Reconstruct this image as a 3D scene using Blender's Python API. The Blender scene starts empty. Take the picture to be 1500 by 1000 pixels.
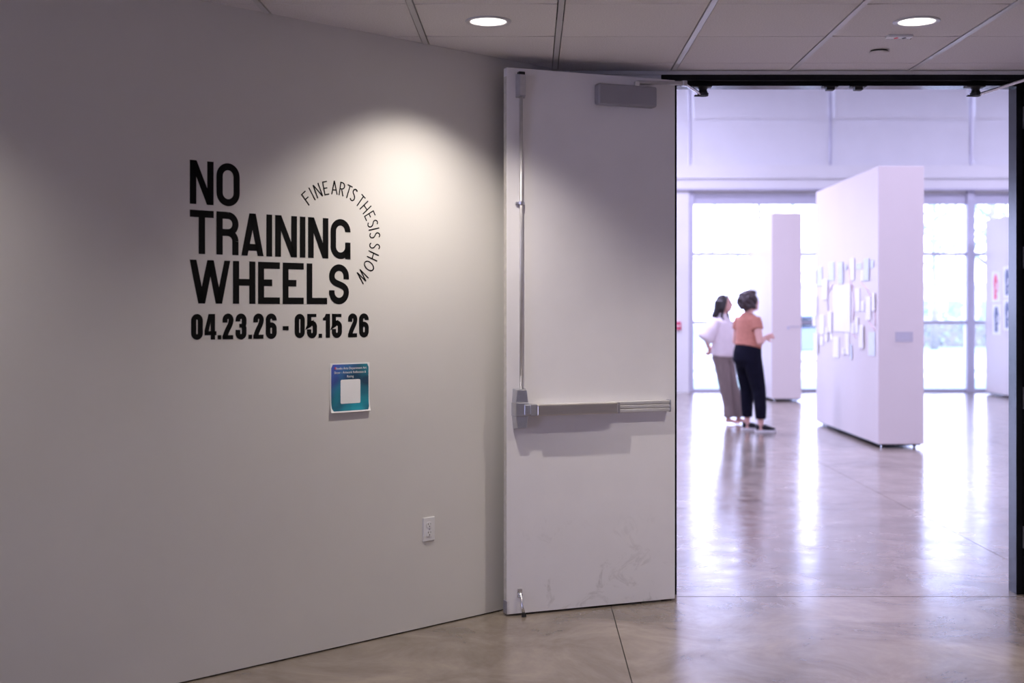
import bpy, bmesh, math, random
from mathutils import Vector, Matrix, noise
PI = math.pi
sc = bpy.context.scene
COL = sc.collection
random.seed(7)

# ------------------------------------------------------------------ camera, sky, exposure
CAMZ = 1.4621
cd = bpy.data.cameras.new('camera'); cam = bpy.data.objects.new('camera', cd); COL.objects.link(cam)
cam.location = (0, 0, CAMZ); cam.rotation_euler = (PI/2, 0, 0)
cd.sensor_width = 36; cd.lens = 1863.61/1500*36
cd.shift_x = (750-777.454)/1500; cd.shift_y = (457.607-500)/1500
cd.clip_end = 400; cd.clip_start = .05
cd.dof.use_dof = True; cd.dof.focus_distance = 6.0; cd.dof.aperture_fstop = 2.0
sc.camera = cam
w = bpy.data.worlds.new('sky'); sc.world = w; w.use_nodes = True
bg = w.node_tree.nodes['Background']
bg.inputs[0].default_value = (.57, .585, 1.0, 1); bg.inputs[1].default_value = 5.6
sc.view_settings.view_transform = 'Standard'; sc.view_settings.look = 'None'
sc.view_settings.exposure = 1.08; sc.view_settings.gamma = 1; sc.view_settings.use_curve_mapping = False
LAMP_W = 58.0; LAMP_COL = (1, .925, .84)
GAL_FILL_W = 130.0; GAL_FILL_COL = (.67, .645, 1.0)

# ------------------------------------------------------------------ helpers
class MB:
    def __init__(s): s.v = []; s.f = []
    def add(s, vs, fs):
        o = len(s.v); s.v += [tuple(v) for v in vs]; s.f += [tuple(i+o for i in f) for f in fs]; return s
    def box(s, x0, x1, y0, y1, z0, z1):
        return s.add([(x0,y0,z0),(x1,y0,z0),(x1,y1,z0),(x0,y1,z0),(x0,y0,z1),(x1,y0,z1),(x1,y1,z1),(x0,y1,z1)],
                     [(3,2,1,0),(4,5,6,7),(0,1,5,4),(1,2,6,5),(2,3,7,6),(3,0,4,7)])
    def prism(s, poly, z0, z1):            # polygon in xy, extruded in z
        n = len(poly)
        return s.add([(x,y,z0) for x,y in poly]+[(x,y,z1) for x,y in poly],
                     [tuple(range(n-1,-1,-1)), tuple(range(n,2*n))]+[(i,(i+1)%n,n+(i+1)%n,n+i) for i in range(n)])
    def prism_xz(s, poly, y0, y1):         # polygon in xz (seen from -y), extruded in y
        n = len(poly)
        return s.add([(x,y0,z) for x,z in poly]+[(x,y1,z) for x,z in poly],
                     [tuple(range(n)), tuple(range(2*n-1,n-1,-1))]+[(i,n+i,n+(i+1)%n,(i+1)%n) for i in range(n)])
    def frustum(s, a, b, ya, yb):          # two rects (x0,x1,z0,z1) at ya and yb
        q = lambda r, y: [(r[0],y,r[2]),(r[1],y,r[2]),(r[1],y,r[3]),(r[0],y,r[3])]
        return s.add(q(a,ya)+q(b,yb), [(0,1,2,3),(7,6,5,4)]+[(i,4+i,4+(i+1)%4,(i+1)%4) for i in range(4)])
    def tube(s, pts, rad, seg=12, ref=None, cap=True):
        pts = [Vector(p) for p in pts]; n = len(pts)
        R = [r if isinstance(r, tuple) else (r, r) for r in (rad if isinstance(rad, list) else [rad]*n)]
        vs = []; up = Vector(ref) if ref else None
        for i, p in enumerate(pts):
            t = (pts[min(i+1,n-1)]-pts[max(i-1,0)]).normalized()
            u = up if up else (Vector((0,0,1)) if abs(t.z) < .9 else Vector((1,0,0)))
            a = (u - t*u.dot(t)).normalized(); b = t.cross(a)
            for k in range(seg):
                c = 2*PI*k/seg; vs.append(p + a*math.cos(c)*R[i][0] + b*math.sin(c)*R[i][1])
        fs = [(i*seg+k, i*seg+(k+1)%seg, (i+1)*seg+(k+1)%seg, (i+1)*seg+k) for i in range(n-1) for k in range(seg)]
        if cap: fs += [tuple(range(seg-1,-1,-1)), tuple(range((n-1)*seg, n*seg))]
        return s.add(vs, fs)
    def ball(s, c, r, seg=14, rings=9, rot=None):
        r = r if isinstance(r, tuple) else (r,r,r); vs = []; fs = []
        M = rot if rot else Matrix.Identity(3); c = Vector(c)
        for i in range(1, rings):
            a = PI*i/rings
            for k in range(seg):
                b = 2*PI*k/seg
                vs.append(c + M @ Vector((r[0]*math.sin(a)*math.cos(b), r[1]*math.sin(a)*math.sin(b), r[2]*math.cos(a))))
        vs += [c + M @ Vector((0,0,r[2])), c + M @ Vector((0,0,-r[2]))]; T = len(vs)-2
        for i in range(rings-2):
            for k in range(seg): fs.append((i*seg+k, (i+1)*seg+k, (i+1)*seg+(k+1)%seg, i*seg+(k+1)%seg))
        for k in range(seg):
            fs.append((T, k, (k+1)%seg)); fs.append((T+1, (rings-2)*seg+(k+1)%seg, (rings-2)*seg+k))
        return s.add(vs, fs)
    def lathe(s, prof, c=(0,0,0), seg=32):   # (r,z) profile around z
        vs = []; n = len(prof)
        for r, z in prof:
            for k in range(seg):
                a = 2*PI*k/seg; vs.append((c[0]+r*math.cos(a), c[1]+r*math.sin(a), c[2]+z))
        return s.add(vs, [(i*seg+k, i*seg+(k+1)%seg, (i+1)*seg+(k+1)%seg, (i+1)*seg+k) for i in range(n-1) for k in range(seg)])
    def mesh(s, name, mat=None, smooth=False):
        m = bpy.data.meshes.new(name); m.from_pydata(s.v, [], s.f); m.validate(); m.update()
        if mat: m.materials.append(mat)
        if smooth:
            for p in m.polygons: p.use_smooth = True
        return m
    def build(s, name, mat, parent=None, smooth=False, bevel=0, segs=2):
        o = link(name, s.mesh(name, mat, smooth), parent)
        if bevel:
            b = o.modifiers.new('bevel', 'BEVEL'); b.width = bevel; b.segments = segs; b.limit_method = 'ANGLE'
        return o

def link(name, data, parent=None):
    o = bpy.data.objects.new(name, data); COL.objects.link(o)
    if parent: o.parent = parent
    return o
def empty(name, loc=(0,0,0), rz=0, parent=None):
    o = link(name, None, parent); o.location = loc; o.rotation_euler = (0,0,rz); o.empty_display_size = .1; return o
def tag(o, label=None, cat=None, group=None, kind=None):
    if label: o['label'] = label
    if cat: o['category'] = cat
    if group: o['group'] = group
    if kind: o['kind'] = kind
    return o
def struct(o, label): return tag(o, label, None, None, 'structure')

def mat(name, col, rough=.6, metal=0, var=.04, scale=8, bump=0, bscale=60, spec=.5, emit=None, estr=0, stretch=None):
    m = bpy.data.materials.new(name); m.use_nodes = True; nt = m.node_tree; p = nt.nodes['Principled BSDF']
    p.inputs['Roughness'].default_value = rough; p.inputs['Metallic'].default_value = metal
    p.inputs['Specular IOR Level'].default_value = spec
    tc = nt.nodes.new('ShaderNodeTexCoord'); vec = tc.outputs['Object']
    if stretch:
        mp = nt.nodes.new('ShaderNodeMapping'); mp.inputs['Scale'].default_value = stretch
        nt.links.new(vec, mp.inputs[0]); vec = mp.outputs[0]
    nz = nt.nodes.new('ShaderNodeTexNoise'); nz.inputs['Scale'].default_value = scale; nz.inputs['Detail'].default_value = 5
    nt.links.new(vec, nz.inputs['Vector'])
    r = nt.nodes.new('ShaderNodeValToRGB'); r.color_ramp.elements[0].position = .3; r.color_ramp.elements[1].position = .7
    r.color_ramp.elements[0].color = tuple(max(0, c*(1-var)) for c in col)+(1,)
    r.color_ramp.elements[1].color = tuple(min(1, c*(1+var)) for c in col)+(1,)
    nt.links.new(nz.outputs['Fac'], r.inputs[0]); nt.links.new(r.outputs[0], p.inputs['Base Color'])
    if bump:
        n2 = nt.nodes.new('ShaderNodeTexNoise'); n2.inputs['Scale'].default_value = bscale; n2.inputs['Detail'].default_value = 4
        nt.links.new(vec, n2.inputs['Vector'])
        b = nt.nodes.new('ShaderNodeBump'); b.inputs['Strength'].default_value = bump; b.inputs['Distance'].default_value = .002
        nt.links.new(n2.outputs['Fac'], b.inputs['Height']); nt.links.new(b.outputs[0], p.inputs['Normal'])
    if emit:
        p.inputs['Emission Color'].default_value = emit+(1,); p.inputs['Emission Strength'].default_value = estr
    return m

M = {}
M['wall'] = mat('painted_drywall', (.70,.675,.645), .55, var=.015, scale=3, bump=.12, bscale=120)
M['gallery_wall'] = mat('gallery_white_paint', (.70,.69,.70), .5, var=.02, scale=2)
M['tile'] = mat('ceiling_tile', (.70,.66,.66), .9, var=.10, scale=160, bump=.5, bscale=220)
M['tbar'] = mat('grid_bar_paint', (.55,.53,.53), .35, var=.02)
M['plenum'] = mat('plenum_dark', (.02,.02,.02), .9)
M['joint'] = mat('joint_dark', (.03,.026,.022), .8)
M['black'] = mat('black_frame_metal', (.008,.008,.010), .22, metal=0, var=.1, spec=.14)
M['blackmatte'] = mat('black_matte', (.008,.008,.009), .5)
M['leaf'] = mat('door_paint', (.77,.745,.765), .38, var=.02, scale=5, bump=.05, bscale=90)
M['edge'] = mat('door_edge_paint', (.58,.55,.50), .5, var=.10, scale=30)
M['alu'] = mat('satin_aluminium', (.56,.56,.60), .28, metal=.9, var=.05, scale=30)
M['alu_light'] = mat('anodised_light', (.66,.64,.64), .35, metal=.6, var=.04, scale=30)
M['steel'] = mat('brushed_steel', (.60,.56,.52), .34, metal=1, var=.08, scale=12, stretch=(1,8,80))
M['closer'] = mat('closer_grey', (.30,.29,.33), .42, metal=.25, var=.03)
M['chrome'] = mat('zinc', (.7,.7,.72), .22, metal=1, var=.03)
M['rubber'] = mat('rubber', (.012,.01,.01), .7)
M['vinyl'] = mat('black_vinyl', (.003,.003,.003), .6, var=.1, spec=.12)
M['white_plastic'] = mat('white_plastic', (.75,.74,.75), .35, var=.01)
M['slot'] = mat('slot_dark', (.03,.03,.03), .6)
M['can'] = mat('lamp_reflector', (.85,.85,.85), .25, var=.01)
M['ring'] = mat('lamp_trim', (.55,.53,.55), .4, var=.02)
M['lens'] = mat('lamp_lens', (.9,.9,.9), .4, emit=(1,.95,.88), estr=7)
M['red'] = mat('red_mark', (.75,.04,.07), .5)
M['fabric'] = mat('shade_cloth', (.70,.69,.71), .8, var=.02, scale=3, bump=.3, bscale=5)
M['frame_grey'] = mat('window_frame_metal', (.48,.47,.56), .45, metal=.2, var=.02)
M['panel'] = mat('display_panel_paint', (.64,.565,.55), .5, var=.012, scale=1.5)
M['paper'] = mat('white_paper', (.92,.92,.92), .7, var=.02, scale=6)
M['paper_blue'] = mat('pale_blue_paper', (.72,.80,.88), .7, var=.05, scale=9)
M['pink'] = mat('pink_thread', (.80,.60,.64), .7)
M['card'] = mat('label_card', (.46,.43,.48), .6, var=.03, scale=40)
M['print_red'] = mat('red_ink', (.90,.08,.16), .6, var=.2, scale=18)
M['print_blue'] = mat('blue_ink', (.05,.08,.20), .6, var=.3, scale=18)
M['alarm'] = mat('alarm_red', (.6,.05,.12), .4)
M['skin'] = mat('skin', (.72,.42,.36), .5, var=.06, scale=20)
M['lip'] = mat('lips', (.55,.18,.18), .4)
M['eye'] = mat('eye_dark', (.03,.02,.02), .2)
M['hair_brown'] = mat('dark_brown_hair', (.045,.028,.032), .45, var=.4, scale=40)
M['hair_black'] = mat('black_hair', (.018,.012,.014), .35, var=.3, scale=60, stretch=(1,1,.15))
M['tee'] = mat('rust_knit', (.52,.215,.155), .85, var=.08, scale=30, bump=.3, bscale=150)
M['navy'] = mat('navy_cotton', (.007,.007,.016), .85, var=.2, scale=12, bump=.2, bscale=100, spec=.1)
M['blouse'] = mat('white_cotton', (.86,.78,.82), .8, var=.03, scale=14, bump=.3, bscale=40)
M['taupe'] = mat('taupe_linen', (.24,.19,.18), .85, var=.08, scale=30, stretch=(1,1,.2))
M['shoe'] = mat('shoe_canvas', (.012,.012,.018), .7)
M['sole'] = mat('white_sole', (.75,.74,.76), .6)
M['grass'] = mat('lawn', (.20,.29,.24), .9, var=.2, scale=6)
M['pave'] = mat('pavement', (.55,.55,.56), .8, var=.06, scale=3)
M['asphalt'] = mat('asphalt', (.46,.46,.48), .85, var=.08, scale=5)
M['leafgreen'] = mat('tree_leaves', (.26,.35,.30), .7, var=.3, scale=2)
M['bark'] = mat('bark', (.28,.26,.25), .9, var=.3, scale=9)
M['carpaint'] = mat('car_paint', (.20,.26,.36), .25, var=.03)
M['carglass'] = mat('car_glass', (.03,.04,.05), .08)
M['tyre'] = mat('tyre', (.02,.02,.02), .8)
M['brick'] = mat('far_facade', (.58,.55,.55), .8, var=.1, scale=4)
M['roof'] = mat('roof_membrane', (.6,.6,.62), .8)

def glass_mat():
    m = bpy.data.materials.new('clear_glass'); m.use_nodes = True; nt = m.node_tree; nt.nodes.clear()
    o = nt.nodes.new('ShaderNodeOutputMaterial'); mx = nt.nodes.new('ShaderNodeMixShader')
    t = nt.nodes.new('ShaderNodeBsdfTransparent'); t.inputs[0].default_value = (.95,.98,.97,1)
    g = nt.nodes.new('ShaderNodeBsdfGlossy'); g.inputs['Roughness'].default_value = .02
    fr = nt.nodes.new('ShaderNodeFresnel'); fr.inputs[0].default_value = 1.45
    nt.links.new(fr.outputs[0], mx.inputs[0]); nt.links.new(t.outputs[0], mx.inputs[1]); nt.links.new(g.outputs[0], mx.inputs[2])
    nt.links.new(mx.outputs[0], o.inputs[0]); return m
M['glass'] = glass_mat()
def cloth_glow(m, k):
    nt = m.node_tree; p = nt.nodes['Principled BSDF']; o = nt.nodes['Material Output']
    t = nt.nodes.new('ShaderNodeBsdfTranslucent'); t.inputs[0].default_value = (.8,.8,.82,1)
    mx = nt.nodes.new('ShaderNodeMixShader'); mx.inputs[0].default_value = k
    nt.links.new(p.outputs[0], mx.inputs[1]); nt.links.new(t.outputs[0], mx.inputs[2]); nt.links.new(mx.outputs[0], o.inputs[0])
cloth_glow(M['fabric'], .12)

def concrete(name, c0, c1, r0, r1):
    m = bpy.data.materials.new(name); m.use_nodes = True; nt = m.node_tree; p = nt.nodes['Principled BSDF']
    g = nt.nodes.new('ShaderNodeNewGeometry')
    n1 = nt.nodes.new('ShaderNodeTexNoise'); n1.inputs['Scale'].default_value = 2.0; n1.inputs['Detail'].default_value = 12; n1.inputs['Roughness'].default_value = .70; n1.inputs['Distortion'].default_value = .6
    n2 = nt.nodes.new('ShaderNodeTexNoise'); n2.inputs['Scale'].default_value = 5; n2.inputs['Detail'].default_value = 6
    n3 = nt.nodes.new('ShaderNodeTexNoise'); n3.inputs['Scale'].default_value = 2.2; n3.inputs['Detail'].default_value = 3
    for n in (n1, n2, n3): nt.links.new(g.outputs['Position'], n.inputs['Vector'])
    r = nt.nodes.new('ShaderNodeValToRGB'); r.color_ramp.elements[0].position = .32; r.color_ramp.elements[1].position = .68
    r.color_ramp.elements[0].color = c0+(1,); r.color_ramp.elements[1].color = c1+(1,)
    nt.links.new(n1.outputs['Fac'], r.inputs[0]); nt.links.new(r.outputs[0], p.inputs['Base Color'])
    mr = nt.nodes.new('ShaderNodeMapRange'); mr.inputs['From Min'].default_value = .3; mr.inputs['From Max'].default_value = .7
    mr.inputs['To Min'].default_value = r0; mr.inputs['To Max'].default_value = r1
    nt.links.new(n2.outputs['Fac'], mr.inputs[0]); nt.links.new(mr.outputs[0], p.inputs['Roughness'])
    b = nt.nodes.new('ShaderNodeBump'); b.inputs['Strength'].default_value = .25; b.inputs['Distance'].default_value = .012
    nt.links.new(n3.outputs['Fac'], b.inputs['Height']); nt.links.new(b.outputs[0], p.inputs['Normal'])
    p.inputs['Specular IOR Level'].default_value = .95
    return m
M['concrete'] = concrete('polished_concrete', (.125,.098,.077), (.310,.254,.207), .15, .25)

def poster_mat():
    m = bpy.data.materials.new('poster_print'); m.use_nodes = True; nt = m.node_tree; p = nt.nodes['Principled BSDF']
    p.inputs['Roughness'].default_value = .35
    tc = nt.nodes.new('ShaderNodeTexCoord'); sp = nt.nodes.new('ShaderNodeSeparateXYZ'); nt.links.new(tc.outputs['Object'], sp.inputs[0])
    nz = nt.nodes.new('ShaderNodeTexNoise'); nz.inputs['Scale'].default_value = 11; nz.inputs['Detail'].default_value = 1; nt.links.new(tc.outputs['Object'], nz.inputs['Vector'])
    r1 = nt.nodes.new('ShaderNodeValToRGB'); e = r1.color_ramp.elements
    e[0].position = .36; e[0].color = (.010,.055,.11,1); e[1].position = .66; e[1].color = (.012,.27,.36,1)
    nt.links.new(nz.outputs['Fac'], r1.inputs[0])
    # violet-blue corner: x small, z large
    su = nt.nodes.new('ShaderNodeMath'); su.operation = 'SUBTRACT'; nt.links.new(sp.outputs['Z'], su.inputs[0]); nt.links.new(sp.outputs['X'], su.inputs[1])
    mr = nt.nodes.new('ShaderNodeMapRange'); mr.inputs['From Min'].default_value = .04; mr.inputs['From Max'].default_value = .19; nt.links.new(su.outputs[0], mr.inputs[0])
    mx = nt.nodes.new('ShaderNodeMixRGB'); mx.inputs[2].default_value = (.07,.10,.52,1)
    nt.links.new(mr.outputs[0], mx.inputs[0]); nt.links.new(r1.outputs[0], mx.inputs[1]); nt.links.new(mx.outputs[0], p.inputs['Base Color'])
    return m
M['poster'] = poster_mat()
def scuffs(m, zmax, col):
    nt = m.node_tree; p = nt.nodes['Principled BSDF']; src = p.inputs['Base Color'].links[0].from_socket
    tc = nt.nodes.new('ShaderNodeTexCoord'); sp = nt.nodes.new('ShaderNodeSeparateXYZ'); nt.links.new(tc.outputs['Object'], sp.inputs[0])
    nz = nt.nodes.new('ShaderNodeTexNoise'); nz.inputs['Scale'].default_value = 7; nz.inputs['Detail'].default_value = 9; nz.inputs['Roughness'].default_value = .7; nz.inputs['Distortion'].default_value = 1.5
    nt.links.new(tc.outputs['Object'], nz.inputs['Vector'])
    a = nt.nodes.new('ShaderNodeMapRange'); a.inputs['From Min'].default_value = .56; a.inputs['From Max'].default_value = .74; nt.links.new(nz.outputs['Fac'], a.inputs[0])
    z = nt.nodes.new('ShaderNodeMapRange'); z.inputs['From Min'].default_value = zmax; z.inputs['From Max'].default_value = .15; z.inputs['To Max'].default_value = .55; nt.links.new(sp.outputs['Z'], z.inputs[0])
    mu = nt.nodes.new('ShaderNodeMath'); mu.operation = 'MULTIPLY'; nt.links.new(a.outputs[0], mu.inputs[0]); nt.links.new(z.outputs[0], mu.inputs[1])
    mx = nt.nodes.new('ShaderNodeMixRGB'); mx.inputs[2].default_value = col+(1,)
    nt.links.new(mu.outputs[0], mx.inputs[0]); nt.links.new(src, mx.inputs[1]); nt.links.new(mx.outputs[0], p.inputs['Base Color'])
scuffs(M['leaf'], .55, (.36,.33,.33))

# ------------------------------------------------------------------ layout constants
D = 6.551                      # face of the door wall
CEIL = CAMZ + 1.2441
W0 = Vector((-.3837, 6.0)); WA = math.atan2(.7045, .7097)
wd = Vector((math.cos(WA), math.sin(WA))); wn = Vector((wd.y, -wd.x))   # along / out of the diagonal wall
TS = .6096; GX = .7332; GY = 5.1278
HINGE = Vector((.7327, 6.464)); DA = .3843
GYE = 23.4                     # window wall of the gallery
GX0, GX1, GZ = -8.0, 13.0, 6.4
FX1 = 4.6; FY0 = -3.0          # foyer extent

# ------------------------------------------------------------------ floor
fl = MB().box(-9, 13.2, FY0-.2, GYE+.15, -.2, -.006).build('floor', M['joint']); struct(fl, 'polished brown concrete floor with saw-cut joints')
xs = [-9.28+2.42*k for k in range(11)]; xs = [max(-9, x) for x in xs if x < 13]+[13.2]
ys = [-3.2, -.6, 2.2-.2, D, 9.48, 12.07, 14.7, 17.3, 19.9, GYE+.15]
for j in range(len(ys)-1):
    for i in range(len(xs)-1):
        if ys[j+1] <= D+.01 and (xs[i+1] < -7.5 or xs[i] > FX1+.2): continue
        gap = .0022
        ga, gb = (.0045 if ys[j] == D else gap), (.0045 if ys[j+1] == D else gap)
        MB().box(xs[i]+gap, xs[i+1]-gap, ys[j]+ga, ys[j+1]-gb, -.05, 0).build('floor_slab', M['concrete'], fl)

# ------------------------------------------------------------------ foyer walls
UC = (D-6.0)/wd.y              # corner of diagonal wall and door wall
wl = empty('wall_left', (W0.x, W0.y, 0), WA)
MB().box(-9.5, UC-.0, 0, .12, .006, 3.0).build('drywall', M['wall'], wl)
MB().box(-9.5, UC-.0, .012, .10, 0, .006).build('base_gap', M['joint'], wl)
struct(wl, 'plain light grey painted wall carrying the show title')
FR0, FR1 = .671, 2.605         # outer edges of the door frame
wb = MB()
wb.box(-9.0, FR0+.03, D, D+.14, 0, GZ); wb.box(FR1-.03, GX1, D, D+.14, 0, GZ); wb.box(FR0+.03, FR1-.03, D, D+.14, 2.692, GZ)
wb = wb.build('wall_back', M['gallery_wall']); struct(wb, 'white wall with the double door opening')
wr = MB().box(FX1, FX1+.12, FY0, D, 0, 3.0).build('wall_right', M['wall']); struct(wr, 'grey painted wall closing the foyer on the right')
wf = MB().box(-7.5, FX1+.12, FY0-.12, FY0, 0, 3.0).build('wall_front', M['wall']); struct(wf, 'grey painted wall behind the camera')

# ------------------------------------------------------------------ foyer ceiling
ce = MB().prism([(-7.5, FY0-.1), (FX1+.1, FY0-.1), (FX1+.1, D), (-7.5, D)], 2.96, 3.04).build('ceiling', M['plenum']); struct(ce, 'suspended ceiling of speckled grey tiles in a metal grid')
LAMPS = [(i, j) for i, j in ((-2, 0), (1, 0), (4, 0), (-5, -3), (1, -6))]  # last one is unseen, added for more bounce light in the foyer
def lamp_xy(i, j): return GX+(i+.5)*TS, GY+(j+.5)*TS
def inside(p): return (Vector(p)-W0).dot(wn)        # >0 in the room
def clip_wall(poly):
    out = []
    for k in range(len(poly)):
        a, b = poly[k], poly[(k+1) % len(poly)]; da, db = inside(a)-.002, inside(b)-.002
        if da >= 0: out.append(a)
        if da*db < 0:
            t = da/(da-db); out.append((a[0]+(b[0]-a[0])*t, a[1]+(b[1]-a[1])*t))
    return out
def hole_tile(hw, hd, r):
    b = MB(); n = 32; vs = []
    for z in (0, .018):
        for k in range(n):
            a = 2*PI*k/n; vs.append((r*math.cos(a), r*math.sin(a), z))
        for k in range(n):
            a = 2*PI*k/n; c, s = math.cos(a), math.sin(a); q = 1/max(abs(c)/hw, abs(s)/hd); vs.append((c*q, s*q, z))
        # corners are hit because n is a multiple of 8 and hw ~ hd
    fs = []
    for k in range(n):
        k2 = (k+1) % n
        fs += [(k, n+k, n+k2, k2)[::-1], (2*n+k, 3*n+k, 3*n+k2, 2*n+k2), (k, k2, 2*n+k2, 2*n+k)[::-1], (n+k, n+k2, 3*n+k2, 3*n+k)]
    return b.add(vs, fs)
hw, hd = (TS-.033)/2, (TS-.006)/2
m_tile = MB().box(-hw, hw, -hd, hd, 0, .018).mesh('ceiling_tile', M['tile'])
m_hole = hole_tile(hw, hd, .083).mesh('ceiling_tile', M['tile'])
for i in range(-12, 7):
    for j in range(-14, 3):
        x0 = GX+i*TS; y0 = GY+j*TS; cx, cy = x0+TS/2, y0+TS/2
        if y0 > D or x0 > FX1 or y0+TS < FY0: continue
        xa, xb, ya, yb = cx-hw, min(cx+hw, FX1-.002), max(cy-hd, FY0+.002), min(cy+hd, D-.002)
        poly = clip_wall([(xa,ya),(xb,ya),(xb,yb),(xa,yb)])
        if len(poly) < 3: continue
        full = len(poly) == 4 and abs((xb-xa)-2*hw) < 1e-6 and abs((yb-ya)-2*hd) < 1e-6 and all(inside(p) > .001 for p in [(xa,ya),(xb,ya),(xb,yb),(xa,yb)])
        if (i, j) in LAMPS: o = link('ceiling_tile', m_hole, ce); o.location = (cx, cy, CEIL)
        elif full: o = link('ceiling_tile', m_tile, ce); o.location = (cx, cy, CEIL)
        else: MB().prism(poly, CEIL, CEIL+.018).build('ceiling_tile', M['tile'], ce)
for i in range(-12, 8):
    x = GX+i*TS
    if x > FX1: continue
    y1 = min(D, 6.0+(x-W0.x-.014)/wd.x*wd.y) if x < .17 else D
    y1 -= .004
    if y1 < FY0+.3: continue
    MB().box(x-.012, x+.012, FY0, y1, CEIL-.004, CEIL+.012).build('grid_bar', M['tbar'], ce)

# door wall angle trim at the ceiling
tr = MB().box(.20, FX1-.002, D-.018, D-.001, CEIL-.022, CEIL-.004).build('trim_1', M['tbar']); struct(tr, 'thin wall angle along the ceiling above the doors')

# ------------------------------------------------------------------ recessed lamps
def downlight(i, j, label):
    x, y = lamp_xy(i, j); e = empty('recessed_downlight', (x, y, CEIL))
    tag(e, label, 'downlight', 'recessed ceiling downlights')
    MB().lathe([(.098,.000),(.098,-.004),(.094,-.007),(.078,-.005),(.075,.000),(.075,.004)], seg=40).build('trim_ring', M['ring'], e, True)
    MB().lathe([(.0755,.0),(.078,.03),(.072,.075),(.060,.10)], seg=40).build('reflector', M['can'], e, True)
    l = MB(); l.lathe([(.062,.098),(.03,.092),(.0005,.09)], seg=32); l.build('lens', M['lens'], e, True)
    ld = bpy.data.lights.new('downlight_bulb', 'SPOT'); ld.energy = LAMP_W*(.6 if i == -5 else 1.25 if j < 0 else 1); ld.color = LAMP_COL; ld.spot_size = math.radians(118); ld.spot_blend = 1.0; ld.shadow_soft_size = .018
    lo = link('downlight_bulb', ld, e); lo.location = (0, 0, .042)
    return e
names = {(-2,0): 'lit round downlight in the ceiling tile nearest the open door', (1,0): 'lit round downlight in the ceiling tile above the doorway',
         (4,0): 'round downlight in the ceiling right of the doorway', (-5,-3): 'round downlight close to the left end of the title wall',
         (-2,-3): 'round downlight in the second row behind the door lamp', (1,-3): 'round downlight in the second row in the middle of the foyer',
         (4,-3): 'round downlight in the second row at the right foyer wall', (-2,-6): 'round downlight in the third row left', (1,-6): 'unseen round downlight added for fill in the third row right'}
for k in LAMPS: downlight(k[0], k[1], names[k])

# small ceiling fittings
e = empty('ceiling_marker_plate', (1.655, 5.715, CEIL)); tag(e, 'small white ceiling plate with a red and a black mark', 'ceiling plate')
MB().box(-.056, .056, -.026, .026, -.012, .0).build('plate', M['white_plastic'], e, bevel=.002)
for dx, mm in ((-.014, 'red'), (.022, 'blackmatte')):
    MB().prism([(dx-.012,0),(dx,-.018),(dx+.012,0),(dx,.018)], -.0126, -.011).build('mark', M[mm], e)
MB().box(-.050, .062, .026, .036, -.010, 0).build('shade_or_lamp_box', M['blackmatte'], e)  # black strip standing in for the shadow behind the plate
e = empty('sprinkler_cover', (1.655, 6.044, CEIL)); tag(e, 'flat round sprinkler cover in the ceiling above the doorway', 'sprinkler cover')
MB().lathe([(.0005,-.012),(.046,-.012),(.047,-.010),(.046,-.008),(.0005,-.008)], seg=32).build('disc', M['tile'], e, True)
MB().lathe([(.040,-.008),(.040,0)], seg=32).build('collar', M['blackmatte'], e, True)

# ------------------------------------------------------------------ door frame
fr = empty('door_frame', (0, D, 0)); tag(fr, 'black metal frame around the double doorway', 'door frame')
ST = 2.518; STL = .757; ZS = 2.637     # stop faces
b = MB(); b.box(FR0, FR0+.05, -.012, .16, 0, 2.70).box(FR0+.05, STL, .045, .155, 0, 2.66); b.build('jamb', M['black'], fr, bevel=.002)
b = MB(); b.box(2.552, FR1, -.012, .16, 0, 2.70).box(ST, 2.552, .045, .155, 0, 2.66); b.build('jamb', M['black'], fr, bevel=.002)
b = MB(); b.box(FR0+.05, 2.552, -.012, .16, 2.655, 2.700).box(STL, ST, .045, .155, ZS, 2.656); b.build('header', M['black'], fr, bevel=.002)
for z in (.30, 1.02, 1.745, 2.47):      # hinge leaves on the right rabbet
    MB().box(2.5485, 2.5525, -.010, .040, z-.057, z+.057).build('hinge', M['alu'], fr)
for x in (1.554, 1.700):
    s = MB().frustum((x-.040, x+.040, ZS-.006, ZS), (x-.040, x+.040, ZS-.006, ZS), .03, .09)
    s.box(x-.021, x+.021, .035, .08, ZS-.022, ZS-.004); s.build('strike', M['blackmatte'], fr, bevel=.002)
def shoe(x):
    s = MB().box(x-.055, x+.045, .030, .085, ZS-.007, ZS)
    s.tube([(x, .055, ZS-.004), (x, .055, ZS-.020), (x, .055, ZS-.038)], [.030, .020, .026], 14)
    s.tube([(x, .055, ZS-.036), (x, .055, ZS-.052)], [.030, .028], 14)
    s.box(x-.045, x+.02, .045, .065, ZS-.054, ZS-.046)
    return s.build('closer_shoe', M['blackmatte'], fr, bevel=.002)
shoe(.894); shoe(2.31)

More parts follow.
